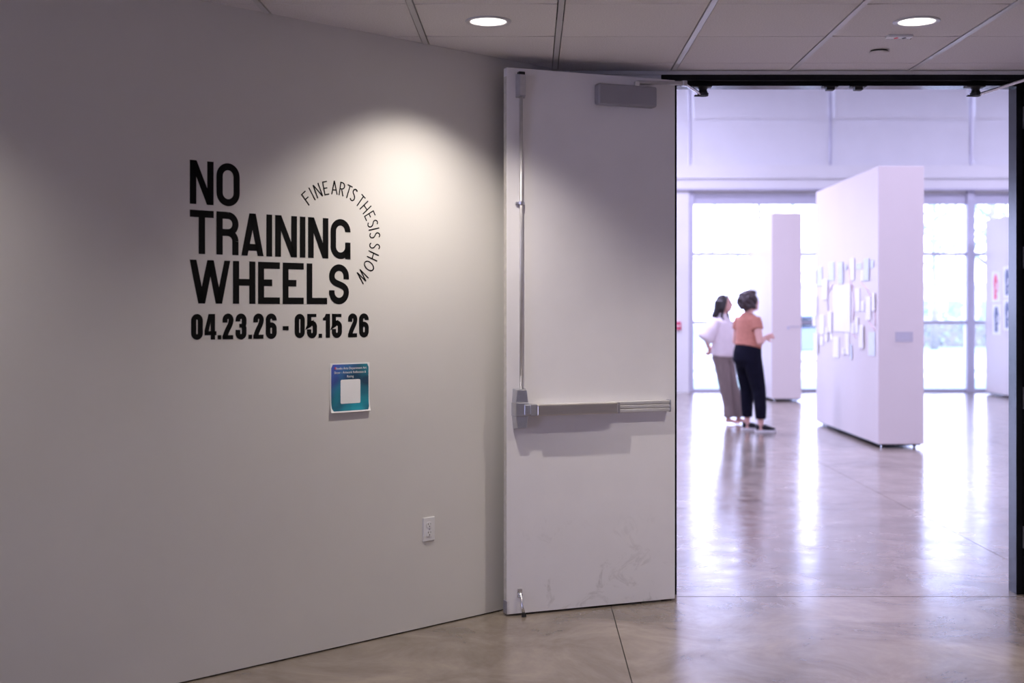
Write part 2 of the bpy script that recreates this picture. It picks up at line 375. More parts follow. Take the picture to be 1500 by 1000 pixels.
# ------------------------------------------------------------------ door leaves
def door_leaf(name, loc, rz, flip, label):
    """local x from the free edge (0) to the hinge (.914) or mirrored; the room side of the device is -y"""
    e = empty(name, (loc[0], loc[1], 0), rz); struct(e, label)
    sx = -1 if flip else 1
    X = lambda a, c: (min(a*sx, c*sx), max(a*sx, c*sx))
    def bx(m, a, c, y0, y1, z0, z1): x0, x1 = X(a, c); return m.box(x0, x1, y0, y1, z0, z1)
    bx(MB(), 0, .914, 0, .045, .0096, 2.6416).build('leaf', M['leaf'], e, bevel=.0015)
    bx(MB(), -.0012, .0, .004, .041, .075, 2.60).build('edge_strip', M['edge'], e)
    bx(MB(), -.002, .012, .0, .044, .0106, .072).build('edge_guard', M['closer'], e)
    for z in (.30, 1.02, 1.745, 2.47): bx(MB(), .908, .918, .008, .044, z-.057, z+.057).build('hinge_leaf', M['alu'], e)
    # exit device: head, rail, push pad, end cap
    d = empty('exit_device', parent=e)
    h = MB(); c = .0622*sx
    for (w0, w1, za, zb) in ((.033,.038,1.097,1.030), (.0405,.0405,1.030,.965), (.038,.032,.965,.901)):
        v = [(c-w0,0,za),(c+w0,0,za),(c+w1,0,zb),(c-w1,0,zb)]
        k0 = .74 if za > 1.09 else .82; k1 = .82 if za > .97 else .74
        dd0 = -.050 if za < 1.05 and za > .97 else -.044
        v += [(c-w0*k0,dd0,za-(.006 if za > 1.09 else 0)),(c+w0*k0,dd0,za-(.006 if za > 1.09 else 0)),(c+w1*k1,dd0,zb+(.006 if zb < .91 else 0)),(c-w1*k1,dd0,zb+(.006 if zb < .91 else 0))]
        h.add(v, [(3,2,1,0),(4,5,6,7),(0,1,5,4),(1,2,6,5),(2,3,7,6),(3,0,4,7)])
    h.build('head_cover', M['alu_light'] if False else M['alu'], d, bevel=.003)
    bx(MB(), .070, .104, -.058, -.02, .970, 1.022).build('head_neck', M['alu'], d, bevel=.006)
    bx(MB(), .104, .136, -.056, 0, .966, 1.020).build('rail_start', M['closer'], d, bevel=.003)
    bx(MB(), .12, .868, -.030, 0, .968, 1.020).build('rail', M['alu_light'], d, bevel=.003)
    bx(MB(), .134, .563, -.066, -.026, .965, 1.018).build('push_pad', M['steel'], d, bevel=.006, segs=3)
    bx(MB(), .563, .578, -.056, 0, .965, 1.018).build('pad_end', M['closer'], d, bevel=.002)
    for z0, z1 in ((.966,.983), (.985,1.002), (1.004,1.021)):
        bx(MB(), .578, .864, -.040, -.02, z0, z1).build('rail_rib', M['alu_light'], d, bevel=.003)
    bx(MB(), .864, .870, -.043, 0, .963, 1.023).build('end_cap', M['alu'], d, bevel=.002)
    # vertical rod, guide and top latch
    MB().tube([(.0655*sx,-.020,1.09),(.0655*sx,-.020,2.50)], .0085, 12).build('vertical_rod', M['alu_light'], e, True)
    g = bx(MB(), .043, .086, -.014, 0, 1.985, 1.995); g.tube([(.0655*sx,-.02,1.983),(.0655*sx,-.02,1.997)], .013, 12)
    g.build('rod_guide', M['alu'], e)
    x0, x1 = X(.044, .093)
    MB().frustum((x0, x1, 2.497, 2.612), (x0+.010, x1-.010, 2.507, 2.606), 0, -.036).build('latch_case', M['alu'], e, bevel=.002)
    bx(MB(), .052, .084, -.028, 0, 2.604, 2.622).build('latch_bolt', M['blackmatte'], e, bevel=.003)
    # closer
    bx(MB(), .4617, .7827, -.058, 0, 2.488, 2.590).build('closer_body', M['closer'], e, bevel=.010, segs=3)
    MB().tube([(.683*sx,-.030,2.585),(.683*sx,-.030,2.612)], .015, 14).build('closer_spindle', M['chrome'], e)
    # kick-down stop
    k = empty('kick_down_stop', parent=e)
    bx(MB(), .052, .078, -.006, 0, .088, .130).build('bracket', M['chrome'], k, bevel=.003)
    MB().tube([(.065*sx,-.004,.104),(.065*sx,-.022,.104)], .008, 10).build('pivot', M['chrome'], k, True)
    MB().tube([(.065*sx,-.016,.108),(.069*sx,-.026,.05),(.073*sx,-.036,.014)], [(.006,.0055),(.006,.006),(.008,.008)], 10).build('lever', M['chrome'], k, True)
    MB().tube([(.073*sx,-.036,.018),(.0735*sx,-.037,.0005)], [.0105,.012], 12).build('rubber_foot', M['rubber'], k)
    return e
F0 = HINGE - .914*Vector((math.cos(DA), math.sin(DA)))
d1 = door_leaf('door_1', F0, DA, False, 'white door leaf swung open with a steel push bar')
# second leaf: hinge at (2.548, 6.464) opened about 95 degrees, out of the picture on the right
A2 = math.radians(95); H2 = Vector((2.552, 6.455)); dir2 = Vector((math.cos(PI+A2), math.sin(PI+A2)))
F2 = H2 + .914*dir2
# local -x points from the free edge to the hinge: world direction -dir2
d2 = door_leaf('door_2', F2, math.atan2(dir2.y, dir2.x), True, 'white door leaf swung open beyond the right jamb')
def arm(p0, p1, p2, parent):
    inv = parent.matrix_basis.inverted() if hasattr(parent, 'matrix_basis') else Matrix()
    T = Matrix.Translation(parent.location) @ Matrix.Rotation(parent.rotation_euler.z, 4, 'Z'); inv = T.inverted()
    P = [inv @ Vector(p) for p in (p0, p1, p2)]
    a = empty('closer_arm', parent=parent)
    MB().tube([P[0], P[1]], (.0105), 8).build('main_arm', M['alu'], a)
    MB().tube([P[1], P[2]], (.0075), 8).build('forearm', M['chrome'], a)
    MB().tube([P[1]+Vector((0,0,-.014)), P[1]+Vector((0,0,.012))], .015, 12).build('elbow', M['alu'], a)
arm((.530,6.349,2.610), (.775,6.42,2.618), (.886,6.60,2.592), d1)
arm((2.535,6.22,2.610), (2.50,6.10,2.618), (2.32,6.60,2.592), d2)

# ------------------------------------------------------------------ lettering
def stroke(path, t, closed=False):
    n = len(path); out = []
    L, R = [], []
    for i, p in enumerate(path):
        a = path[i-1] if (i > 0 or closed) else None; c = path[(i+1) % n] if (i < n-1 or closed) else None
        d = Vector((0, 0))
        d0 = (Vector(p)-Vector(a)).normalized() if a is not None else None
        d1_ = (Vector(c)-Vector(p)).normalized() if c is not None else None
        if d0 is None: d = d1_; k = 1
        elif d1_ is None: d = d0; k = 1
        else:
            d = (d0+d1_).normalized(); k = 1/max(.35, d.dot(d0))
        nn = Vector((-d.y, d.x))*t/2*k
        L.append(tuple(Vector(p)+nn)); R.append(tuple(Vector(p)-nn))
    m = n if closed else n-1
    for i in range(m):
        j = (i+1) % n; out.append([L[i], R[i], R[j], L[j]])
    return out
def arcp(cx, cy, rx, ry, a0, a1, n=14):
    return [(cx+rx*math.cos(math.radians(a0+(a1-a0)*i/n)), cy+ry*math.sin(math.radians(a0+(a1-a0)*i/n))) for i in range(n+1)]
def bez(a, b, c, d, n=12):
    r = []
    for i in range(n+1):
        t = i/n; u = 1-t; r.append(tuple(u*u*u*a[k]+3*u*u*t*b[k]+3*u*t*t*c[k]+t*t*t*d[k] for k in (0, 1)))
    return r
def rect(x0, x1, y0, y1): return [(x0,y0),(x1,y0),(x1,y1),(x0,y1)]
def stadium(w, h, t):
    r = (w-t)/2; return stroke(arcp(w/2, h-t/2-r, r, r, 0, 180)+arcp(w/2, t/2+r, r, r, 180, 360), t, True)
def g_title(ch, w, h, t):
    if ch == 'N': return [rect(0,t,0,h), rect(w-t,w,0,h), [(0,h),(w-t*1.05,0),(w,0),(t*1.05,h)]]
    if ch == 'O': return stadium(w, h, t)
    if ch == 'T': return [rect(0,w,h-t,h), rect(w/2-t/2,w/2+t/2,0,h-t)]
    if ch == 'I': return [rect(0,w,0,h)]
    if ch == 'R':
        R = .049; r = R-t/2
        return [rect(0,t,0,h), rect(t,w-R,h-t,h), rect(t,w-R,h-2*R,h-2*R+t), rect(w-t,w,0,h-2*R+t-R)] + stroke(arcp(w-R,h-R,r,r,-90,90), t) + stroke(arcp(w-R,h-2*R+t-R,r,r,0,90), t)
    if ch == 'A': return [[(0,0),(.27*w,0),(.643*w,h),(.354*w,h)], [(.73*w,0),(w,0),(.643*w,h),(.354*w,h)], rect(.2*w,.8*w,.12*h,.28*h)]
    if ch == 'G':
        r = (w-t)/2; y1 = h-t/2-r; y0 = t/2+r
        return stroke([(w-t/2,.68*h)]+arcp(w/2,y1,r,r,0,180)+arcp(w/2,y0,r,r,180,360), t) + [rect(w-t,w,0,.42*h)]
    if ch == 'W':
        k = w/682.
        q = lambda a, b_, c, d: [(a*k,h),(c*k,0),(d*k,0),(b_*k,h)]
        return [q(0,110,142,255), q(293,400,142,255), q(293,400,435,542), q(582,682,435,542)]
    if ch == 'H': return [rect(0,t,0,h), rect(w-t,w,0,h), rect(t,w-t,.425*h,.585*h)]
    if ch == 'E': return [rect(0,t,0,h), rect(t,w,h-.157*h,h), rect(t,w,0,.157*h), rect(t,.645*w,.425*h,.585*h)]
    if ch == 'L': return [rect(0,t,0,h), rect(t,w,0,.157*h)]
    if ch == 'S':
        r = (w-t)/2; y1 = h-t/2-r; y0 = t/2+r
        p = [(w/2+r, y1-.012)]+arcp(w/2,y1,r,r,0,180)
        p += bez((w/2-r,y1),(w/2-r,y1-.044),(w/2+r,y0+.044),(w/2+r,y0))[1:] + arcp(w/2,y0,r,r,0,-180)[1:]+[(w/2-r,y0+.008)]
        return stroke(p, t)
def g_date(ch, w, h, t):
    r = (w-t)/2
    if ch == '0': return stadium(w, h, t)
    if ch == '.': return [rect(0,w,0,.17*h)]
    if ch == '-': return [rect(0,w,.33*h,.50*h)]
    if ch == '1': return [rect(w-t,w,0,h), [(w-t,.72*h),(w-t,h),(w-t*.85,h),(w-t*1.25,.88*h),(0,.82*h),(0,.72*h)]]
    if ch == '4': return [rect(.52*w,.88*w,0,h), rect(0,w,.17*h,.33*h), [(0,.17*h),(.30*w,.25*h),(.60*w,.85*h),(.60*w,h),(.34*w,h),(0,.36*h)]]
    if ch == '2':
        p = [(t/2,.66*h)]+arcp(w/2,h-t*.42-r,r,r,180,0)+bez((w-t/2,h-t*.42-r),(w-t/2,.52*h),(t*.6,.36*h),(t*.5,.02*h))[1:]
        return stroke(p, t)+[rect(0,w*.97,0,.165*h)]
    if ch == '3':
        return stroke([(t/2,.70*h)]+arcp(w/2,h-t*.42-r,r,r,180,0)+[(w-t/2,.62*h),(w-t*.62,.54*h)], t) + stroke([(w-t*.62,.52*h),(w-t/2,.44*h)]+arcp(w/2,t*.42+r,r,r,0,-180)+[(t/2,.37*h)], t) + [rect(.34*w,w-t*.5,.455*h,.605*h)]
    if ch == '5':
        return [rect(.02*w,.94*w,.865*h,h), rect(.02*w,.02*w+t*.95,.49*h,h)] + stroke([(t*.75,.56*h)]+arcp(w/2,.70*h-t*.42-r,r,r,150,0)+arcp(w/2,t*.42+r,r,r,0,-180)+[(t/2,.36*h)], t)
    if ch == '6':
        return stroke([(w-t/2,.73*h)]+arcp(w/2,h-t*.42-r,r,r,0,180)+arcp(w/2,t*.42+r,r,r,180,360)+arcp(w/2,.645*h-t*.42-r,r,r,0,150), t)
def g_thin(ch, w, h, t):
    a = t/2
    P = {'F': [[(a,0),(a,h)],[(0,h-a),(w,h-a)],[(a,.5*h),(.85*w,.5*h)]], 'I': [[(w/2,0),(w/2,h)]], 'N': [[(a,0),(a,h)],[(a,h),(w-a,0)],[(w-a,0),(w-a,h)]],
         'E': [[(a,0),(a,h)],[(0,h-a),(w,h-a)],[(a,.5*h),(.85*w,.5*h)],[(0,a),(w,a)]], 'A': [[(a,0),(w/2,h)],[(w-a,0),(w/2,h)],[(.2*w,.33*h),(.8*w,.33*h)]],
         'R': [[(a,0),(a,h)],[(a,h-a)]+arcp(w*.42,.73*h,.5*w,.27*h-a,90,-90)+[(a,.46*h)],[(.45*w,.46*h),(w-a,0)]], 'T': [[(w/2,0),(w/2,h)],[(0,h-a),(w,h-a)]],
         'S': [arcp(w*.52,.755*h,.44*w,.245*h-a,35,180)+bez((.08*w,.755*h),(.08*w,.52*h),(.94*w,.56*h),(.94*w,.25*h))[1:]+arcp(w*.48,.25*h,.46*w,.25*h-a,0,-150)[1:]],
         'H': [[(a,0),(a,h)],[(w-a,0),(w-a,h)],[(a,.5*h),(w-a,.5*h)]], 'O': [None], 'W': [[(a,h),(.27*w,0)],[(.27*w,0),(w/2,h)],[(w/2,h),(.73*w,0)],[(.73*w,0),(w-a,h)]]}[ch]
    if ch == 'O': return stroke(arcp(w/2,h/2,w/2-a,h/2-a,0,345,23), t, True)
    return [q for p in P for q in stroke(p, t)]
def on_wall(name, u, z, label, cat):
    e = empty(name, (W0.x+wd.x*u, W0.y+wd.y*u, z), WA); return tag(e, label, cat)
def letter(polys, x, z, parent, xf=None):
    m = MB()
    for p in polys:
        q = [(x+a, z+b_) for a, b_ in p] if xf is None else [xf(a, b_) for a, b_ in p]
        ar = sum(q[i][0]*q[(i+1)%len(q)][1]-q[(i+1)%len(q)][0]*q[i][1] for i in range(len(q)))
        if ar < 0: q = q[::-1]
        m.prism_xz(q, -.0009, -.0001)
    return m.build('letter', M['vinyl'], parent)
U0 = -1.3626; Z0 = 1.35
tl = on_wall('title_lettering', U0, Z0, 'large bold black title NO TRAINING WHEELS on the grey wall', 'wall lettering')
h = .1742; t = .0285
for row, z in ((('N',0,.1063),('O',.1193,.2267)), 1.8933), ((('T',0,.1069),('R',.1193,.2212),('A',.2353,.3405),('I',.3544,.3824),('N',.3972,.5056),('I',.5203,.5484),('N',.5625,.6676),('G',.6796,.7857)), 1.6958), ((('W',-.0006,.1827),('H',.1957,.3011),('E',.3146,.4203),('E',.4347,.5400),('L',.5553,.6609),('S',.6717,.7775)), 1.4980):
    for ch, a, c in row: letter(g_title(ch, c-a, h, t), a, z-Z0, tl)
dt = on_wall('date_lettering', U0, Z0, 'condensed bold black dates 04.23.26 - 05.15 26 below the title', 'wall lettering')
import_px = [('0',280,297),('4',299.6,317),('.',318.7,324),('2',326,342),('3',345,361),('.',363.8,369),('2',371,386.3),('6',389.3,405.2),('-',414,422.7),('0',431.6,446.3),('5',449.6,464.2),('.',466.7,471.6),('1',473,483.3),('5',486,500.8),('2',509.8,523.3),('6',526,540)]
def wall_u(px):        # column of the photograph -> distance along the wall plane
    r = Vector(((px-777.454)/1863.61, 1)); tt = W0.dot(wn)/r.dot(wn); return (r*tt-W0).dot(wd)
for ch, a, c in import_px:
    ua, uc = wall_u(a)-U0, wall_u(c)-U0; letter(g_date(ch, uc-ua, .1030, .0222), ua, 1.3535-Z0, dt)
at = on_wall('arc_lettering', -.661, 1.7854, 'thin black FINE ARTS THESIS SHOW lettering bent into an arc', 'wall lettering')
arc_px = [('F',85,205,.027),('I',130,170,.006),('N',180,142,.033),('E',247,120,.025),('A',322,120,.034),('R',388,128,.027),('T',444,148,.028),('S',488,182,.024),
          ('T',548,228,.028),('H',590,288,.032),('E',628,357,.025),('S',655,425,.024),('I',665,473,.006),('S',670,527,.024),('S',670,620,.024),('H',655,705,.032),('O',620,790,.040),('W',567,884,.044)]
for ch, cx, cy, wdt in arc_px:
    px, py = 435+cx/5.885, 255+cy/5.885
    r = Vector(((px-777.454)/1863.61, 1)); tt = W0.dot(wn)/r.dot(wn)
    u = (r*tt-W0).dot(wd); z = CAMZ-(py-457.607)/1863.61*tt
    an = math.atan2(z-1.7854, u+.661)-PI/2
    ca, sa = math.cos(an), math.sin(an)
    letter(g_thin(ch, wdt, .0605, .0052), 0, 0, at, lambda a, b_: ((a-wdt/2)*ca-(b_+.1895)*sa, (a-wdt/2)*sa+(b_+.1895)*ca))

# ------------------------------------------------------------------ poster and outlet
def rrect(x0, x1, z0, z1, r, n=5):
    p = []
    for cx, cz, a in ((x1-r,z0+r,-90),(x1-r,z1-r,0),(x0+r,z1-r,90),(x0+r,z0+r,180)): p += arcp(cx, cz, r, r, a, a+90, n)
    return p
ps = on_wall('wall_poster', -.6860, 1.0265, 'small blue and teal poster with white border below the dates', 'poster')
def curl(x, z): return -.0012-.010*max(0, (.05-z)/.05)**2
# paper sheet with a lower edge that lifts off the wall
pm = MB(); nx, nz = 8, 10; W_, H_ = .2135, .2145
vs = [(W_*i/nx, curl(W_*i/nx, H_*j/nz), H_*j/nz) for j in range(nz+1) for i in range(nx+1)]
vs += [(x, y+.0006, z) for x, y, z in vs]; N_ = (nx+1)*(nz+1)
fs = [(j*(nx+1)+i, j*(nx+1)+i+1, (j+1)*(nx+1)+i+1, (j+1)*(nx+1)+i) for j in range(nz) for i in range(nx)]
fs += [tuple(q+N_ for q in f[::-1]) for f in fs]
pm.add(vs, fs); pm.build('paper', M['paper'], ps, True)
pp = MB(); m_ = .0055; vs = []
nz2 = 14
outl = rrect(m_, W_-m_, m_, H_-m_, .008)
zs = sorted(set([m_+(H_-2*m_)*k/nz2 for k in range(nz2+1)]))
for k in range(len(zs)-1):
    za, zb = zs[k], zs[k+1]
    ins = lambda z: (.008-math.sqrt(max(0, .008**2-max(0, .008-min(z-m_, H_-m_-z))**2)))
    ia, ib = ins(za), ins(zb)
    pp.add([(m_+ia, curl(0,za)-.0006, za), (W_-m_-ia, curl(0,za)-.0006, za), (W_-m_-ib, curl(0,zb)-.0006, zb), (m_+ib, curl(0,zb)-.0006, zb)], [(0,1,2,3)])
pp.build('printed_field', M['poster'], ps)
MB().prism_xz(rrect(.055, .162, .036, .142, .007), -.0026, -.0018).build('blank_square', M['paper'], ps)
def text(s, size, x, z, parent, m, name='text_line', y=-.0026):
    c = bpy.data.curves.new(name, 'FONT'); c.body = s; c.size = size; c.align_x = 'CENTER'; c.extrude = .0002
    o = bpy.data.objects.new(name, c); COL.objects.link(o)
    dg = bpy.context.evaluated_depsgraph_get(); me = bpy.data.meshes.new_from_object(o.evaluated_get(dg)); bpy.data.objects.remove(o); bpy.data.curves.remove(c)
    me.materials.append(m); r = link(name, me, parent); r.location = (x, y, z); r.rotation_euler = (PI/2, 0, 0); return r
text('Studio Arts Department Art', .0145, .112, .187, ps, M['paper'])
text('Show - Artwork Reflection &', .0145, .107, .169, ps, M['paper'])
text('Rating', .0145, .107, .151, ps, M['paper'])
MB().prism_xz([(.0265,.187),(.030,.192),(.030,.196),(.0265,.199),(.023,.196),(.023,.192)], -.0027, -.0019).build('pin_mark', M['red'], ps)

oe = on_wall('wall_outlet', -.1292, .4575, 'white duplex wall outlet low on the grey wall near the door', 'outlet')
MB().box(-.0352, .0352, -.006, 0, -.0555, .0555).build('cover_plate', M['white_plastic'], oe, bevel=.003)
for zc in (.0195, -.0195):
    r = MB().prism_xz(rrect(-.0165, .0165, zc-.0140, zc+.0140, .010), -.0085, -.005).build('receptacle', M['white_plastic'], oe)
    MB().box(-.0085, -.0060, -.0088, -.0084, zc+.001, zc+.009).build('slot', M['slot'], r)
    MB().box(.0058, .0078, -.0088, -.0084, zc+.002, zc+.008).build('slot', M['slot'], r)
    MB().prism_xz(arcp(0, zc-.0065, .0028, .0028, 0, 345, 11), -.0088, -.0084).build('slot', M['slot'], r)
MB().prism_xz(arcp(0, 0, .0028, .0028, 0, 345, 11), -.0075, -.005).build('screw', M['chrome'], oe)

# ------------------------------------------------------------------ gallery shell
b = MB().box(GX0-.2, GX1+.2, D, GYE+.6, GZ, GZ+.2).build('gallery_ceiling', M['gallery_wall']); struct(b, 'high white gallery ceiling')
b = MB().box(GX1, GX1+.15, D, GYE, 0, GZ).build('wall_gallery_right', M['gallery_wall']); struct(b, 'white right side wall of the gallery')
b = MB().box(GX0-.15, GX0, D, GYE, 0, GZ)
b = b.build('wall_gallery_left', M['gallery_wall']); struct(b, 'white left side wall of the gallery')
BAY = 2.58; C0 = 2.92
cols = [C0+BAY*k for k in range(-4, 4)]
b = MB().box(GX0, GX1, GYE-.14, GYE+.12, 3.70, 4.157).box(GX0, GX1, GYE+.02, GYE+.12, 3.64, 3.70)
wfar = b.build('wall_far', M['gallery_wall']); struct(wfar, 'white beam above the gallery windows')
MB().box(GX0, GX1, GYE, GYE+.10, 6.15, GZ).build('head_beam', M['gallery_wall'], wfar)
MB().tube([(GX0,GYE-.165,3.915),(GX1,GYE-.165,3.915)], .016, 8).build('conduit', M['gallery_wall'], wfar, True)
MB().box(GX0, GX1, GYE-.17, GYE-.14, 3.695, 3.725).build('ledge', M['frame_grey'], wfar)
for i, x in enumerate(cols):
    wdt = .072
    MB().box(x-wdt, x+wdt, GYE-.06, GYE+.12, 0, 3.70).build('column', M['frame_grey'], wfar, bevel=.004)
    MB().box(x-.10, x+.10, GYE-.03, GYE+.10, 4.157, 6.2).build('upper_mullion', M['gallery_wall'], wfar)
    MB().box(x-.018, x+.018, GYE-.075, GYE-.03, 4.157, 6.2).build('seam_batten', M['frame_grey'], wfar)
pier = MB().box(2.30, 2.90, GYE-.10, GYE+.12, 0, 3.70).build('pier', M['gallery_wall'], wfar)
edges = [GX0]+cols+[GX1]
for i in range(len(edges)-1):
    xa = edges[i]+(.05 if i > 0 else 0); xb = edges[i+1]-(.05 if i < len(edges)-2 else 0)
    if i == 4: xb = 2.30
    wn_ = empty('window_%d' % (i+1), ((xa+xb)/2, GYE, 0)); struct(wn_, 'tall gallery window with metal transoms')
    hw_ = (xb-xa)/2; f = .030
    for z0, z1 in ((0,.06), (1.28-f,1.28+f), (2.537-f,2.537+f), (3.45,3.64)):
        MB().box(-hw_, hw_, 0, .08, z0, z1).build('transom', M['frame_grey'], wn_)
    MB().box(-.022, .022, .01, .07, .06, 3.45).build('mullion', M['frame_grey'], wn_)
    for xp, xq in ((-hw_, -.022), (.022, hw_)):
        for z0, z1 in ((.06,1.28-f), (1.28+f,2.537-f), (2.537+f,3.45)):
            MB().box(xp, xq, .036, .044, z0, z1).build('pane', M['glass'], wn_)
    # cloth blind of the clerestory in two drops with a seam
    for z0, z1 in ((4.157, 5.040), (4.995, 6.15)):
        b = MB(); nx, nz = 22, 10; x0, x1 = edges[i]+.075, edges[i+1]-.075
        vs = []
        for j in range(nz+1):
            for k in range(nx+1):
                u, v = k/nx, j/nz; x = x0+(x1-x0)*u; z = z0+(z1-z0)*v
                edge = math.exp(-min(u, 1-u)*9)*(1-v if z0 < 4.5 else .25)
                y = .014*noise.noise(Vector((x*1.3, z*1.6, 3)))+.03*edge*noise.noise(Vector((x*4+z*3, z*5-x*2, 9)))
                vs.append((x, GYE-.05+y-(.016 if z0 > 4.5 else 0), z))
        n_ = len(vs); vs += [(x, y+.004, z) for x, y, z in vs]
        fs = [(j*(nx+1)+k, j*(nx+1)+k+1, (j+1)*(nx+1)+k+1, (j+1)*(nx+1)+k) for j in range(nz) for k in range(nx)]
        fs += [tuple(q+n_ for q in ff[::-1]) for ff in fs]
        b.add(vs, fs).build('cloth_panel', M['fabric'], wfar, True)
# fire alarm pull on the pier
fa = empty('fire_alarm_pull', (2.695, GYE-.10, 1.22)); tag(fa, 'small red fire alarm box on the white gallery pier', 'fire alarm')
MB().box(-.055, .055, -.045, 0, -.07, .07).build('box', M['alarm'], fa, bevel=.006)
MB().box(-.035, .035, -.055, -.045, -.012, .012).build('pull_bar', M['white_plastic'], fa, bevel=.003)
# unseen fill lamps added to brighten the gallery (linear fixtures hung under the roof)
for i, (x, y) in enumerate(((-3, 10.5), (1.5, 10.5), (6.5, 10.5), (-1, 16), (1.4, 17.5), (6.4, 13.5), (9.5, 19.5), (1.5, 20.5))):
    e = empty('gallery_fill_lamp', (x, y, 5.9)); tag(e, 'added unseen fill lamp under the gallery ceiling '+('at its far left front corner', 'above the gallery side of the doorway', 'right of the doorway', 'over the left middle of the gallery', 'above and behind the two people', 'right above the near display panel', 'above the right panel with face prints', 'left of the panel by the windows')[i], 'lamp', 'added gallery fill lamps')
    MB().box(-.7, .7, -.09, .09, 0, .10).build('shade_or_lamp_box', M['white_plastic'], e, bevel=.01)
    for sx in (-.6, .6): MB().tube([(sx,0,.1),(sx,0,.5)], .006, 6).build('rod', M['white_plastic'], e)
    ld = bpy.data.lights.new('gallery_fill_area', 'AREA'); ld.shape = 'RECTANGLE'; ld.size = 1.3; ld.size_y = .16; ld.energy = GAL_FILL_W; ld.color = GAL_FILL_COL
    lo = link('gallery_fill_area', ld, e); lo.location = (0, 0, -.01)
# sky portals in the glazed openings
def portal(loc, rot, sx, sy):
    ld = bpy.data.lights.new('window_portal', 'AREA'); ld.shape = 'RECTANGLE'; ld.size = sx; ld.size_y = sy; ld.cycles.is_portal = True
    o = link('window_portal', ld); o.location = loc; o.rotation_euler = rot
portal(((GX0+GX1)/2, GYE+.4, 1.85), (-PI/2, 0, 0), GX1-GX0, 3.7)

# ------------------------------------------------------------------ display panels
def display_panel(loc, length, label, thick=.49, height=3.04, rz=0):
    e = empty('display_panel', loc, rz); tag(e, label, 'display panel', 'movable white display panels')
    MB().box(0, thick, 0, length, .045, height).build('body', M['panel'], e, bevel=.004)
    MB().box(.03, thick-.03, .03, length-.03, .028, .045).build('base_frame', M['blackmatte'], e)
    for x in (.07, thick-.07):
        for y in (.12, length-.12):
            c = MB().tube([(x-.012, y, .024), (x+.012, y, .024)], .024, 12, ref=(0,0,1)); c.box(x-.018, x+.018, y-.012, y+.012, .026, .046)
            c.build('caster', M['chrome'], e)
    return e
PX, PY = 3.745, 13.70
display_panel((PX, PY, 0), 3.0, 'tall white display panel hung with paper sheets, nearest the doorway')
display_panel((3.96, 20.9, 0), 2.25, 'white display panel by the windows behind the two people', height=3.10)
display_panel((8.17, 20.3, 0), 2.55, 'white display panel with face prints at the right jamb', height=3.12)

# paper collage on the left face of the near panel
cg = empty('paper_collage', (PX, PY, 0)); tag(cg, 'collage of many white paper sheets around one large sheet on pink threads', 'artwork')
def face(px, py, X):       # picture point -> (y, z) on the plane x = X
    Y = X*1863.61/(px-777.454); return Y, CAMZ-(py-457.607)/1863.61*Y
sheets = [(245,335,392,738,0),(103,180,145,345,1),(150,285,195,460,0),(200,140,250,300,1),(285,140,328,325,1),(390,105,425,295,0),(440,150,486,200,1),(508,110,553,298,1),(562,120,590,190,1),
 (78,430,105,605,0),(430,365,472,565,0),(480,475,510,562,0),(525,435,568,638,0),(580,402,605,560,0),(64,610,90,690,0),(128,595,165,760,0),(203,565,232,745,0),(178,700,200,820,0),
 (400,665,425,755,0),(432,612,460,750,0),(470,680,507,878,0),(545,742,602,945,1),(80,752,115,925,0),(212,755,238,810,0),(240,780,292,962,0),(343,750,380,935,0),(390,845,406,975,1),(322,880,342,932,0),(125,780,155,855,0),(486,205,506,302,0),(345,160,362,205,1),(78,200,98,330,0)]
for k, (a, b0, c, d_, blue) in enumerate(sheets):
    y0, zt = face(1180+a/5.882, 360+b0/5.882, PX); y1, zb = face(1180+c/5.882, 360+d_/5.882, PX)
    zb2 = face(1180+a/5.882, 360+d_/5.882, PX)[1]; zt = (zt+face(1180+c/5.882, 360+b0/5.882, PX)[1])/2; zb = (zb+zb2)/2
    g = .004+.010*random.random()
    MB().box(-g-.002, -g, min(y0,y1)-PY, max(y0,y1)-PY, zb, zt).build('sheet', M['paper_blue' if blue else 'paper'], cg)
for pts in (((375,200),(390,320),(420,360)), ((475,310),(530,370),(572,445)), ((400,345),(425,480),(415,640)), ((540,640),(580,700),(605,725)), ((395,750),(440,790)), ((240,330),(190,420),(200,560)), ((600,540),(605,690))):
    P = [face(1180+a/5.882, 360+b_/5.882, PX) for a, b_ in pts]
    MB().tube([(-.005, y-PY, z) for y, z in P], .005, 6).build('thread', M['pink'], cg, True)
l2 = empty('label_card', (4.233, 20.9, 1.21)); tag(l2, 'tiny dark label on the end of the panel by the windows', 'label card')
MB().box(-.022, .022, -.004, 0, -.022, .022).build('card', M['frame_grey'], l2)
MB().box(.03, .20, -.003, 0, .008, .030).build('strip', M['card'], l2)
lc = empty('label_card', (4.02, PY, 1.20)); tag(lc, 'small grey label card on the end of the near display panel', 'label card')
MB().box(-.095, .095, -.004, 0, -.055, .055).build('card', M['card'], lc)
for z in (.035, .018, .0, -.018): MB().box(-.075, .06, -.0046, -.004, z-.003, z+.003).build('printed_line', M['frame_grey'], lc)

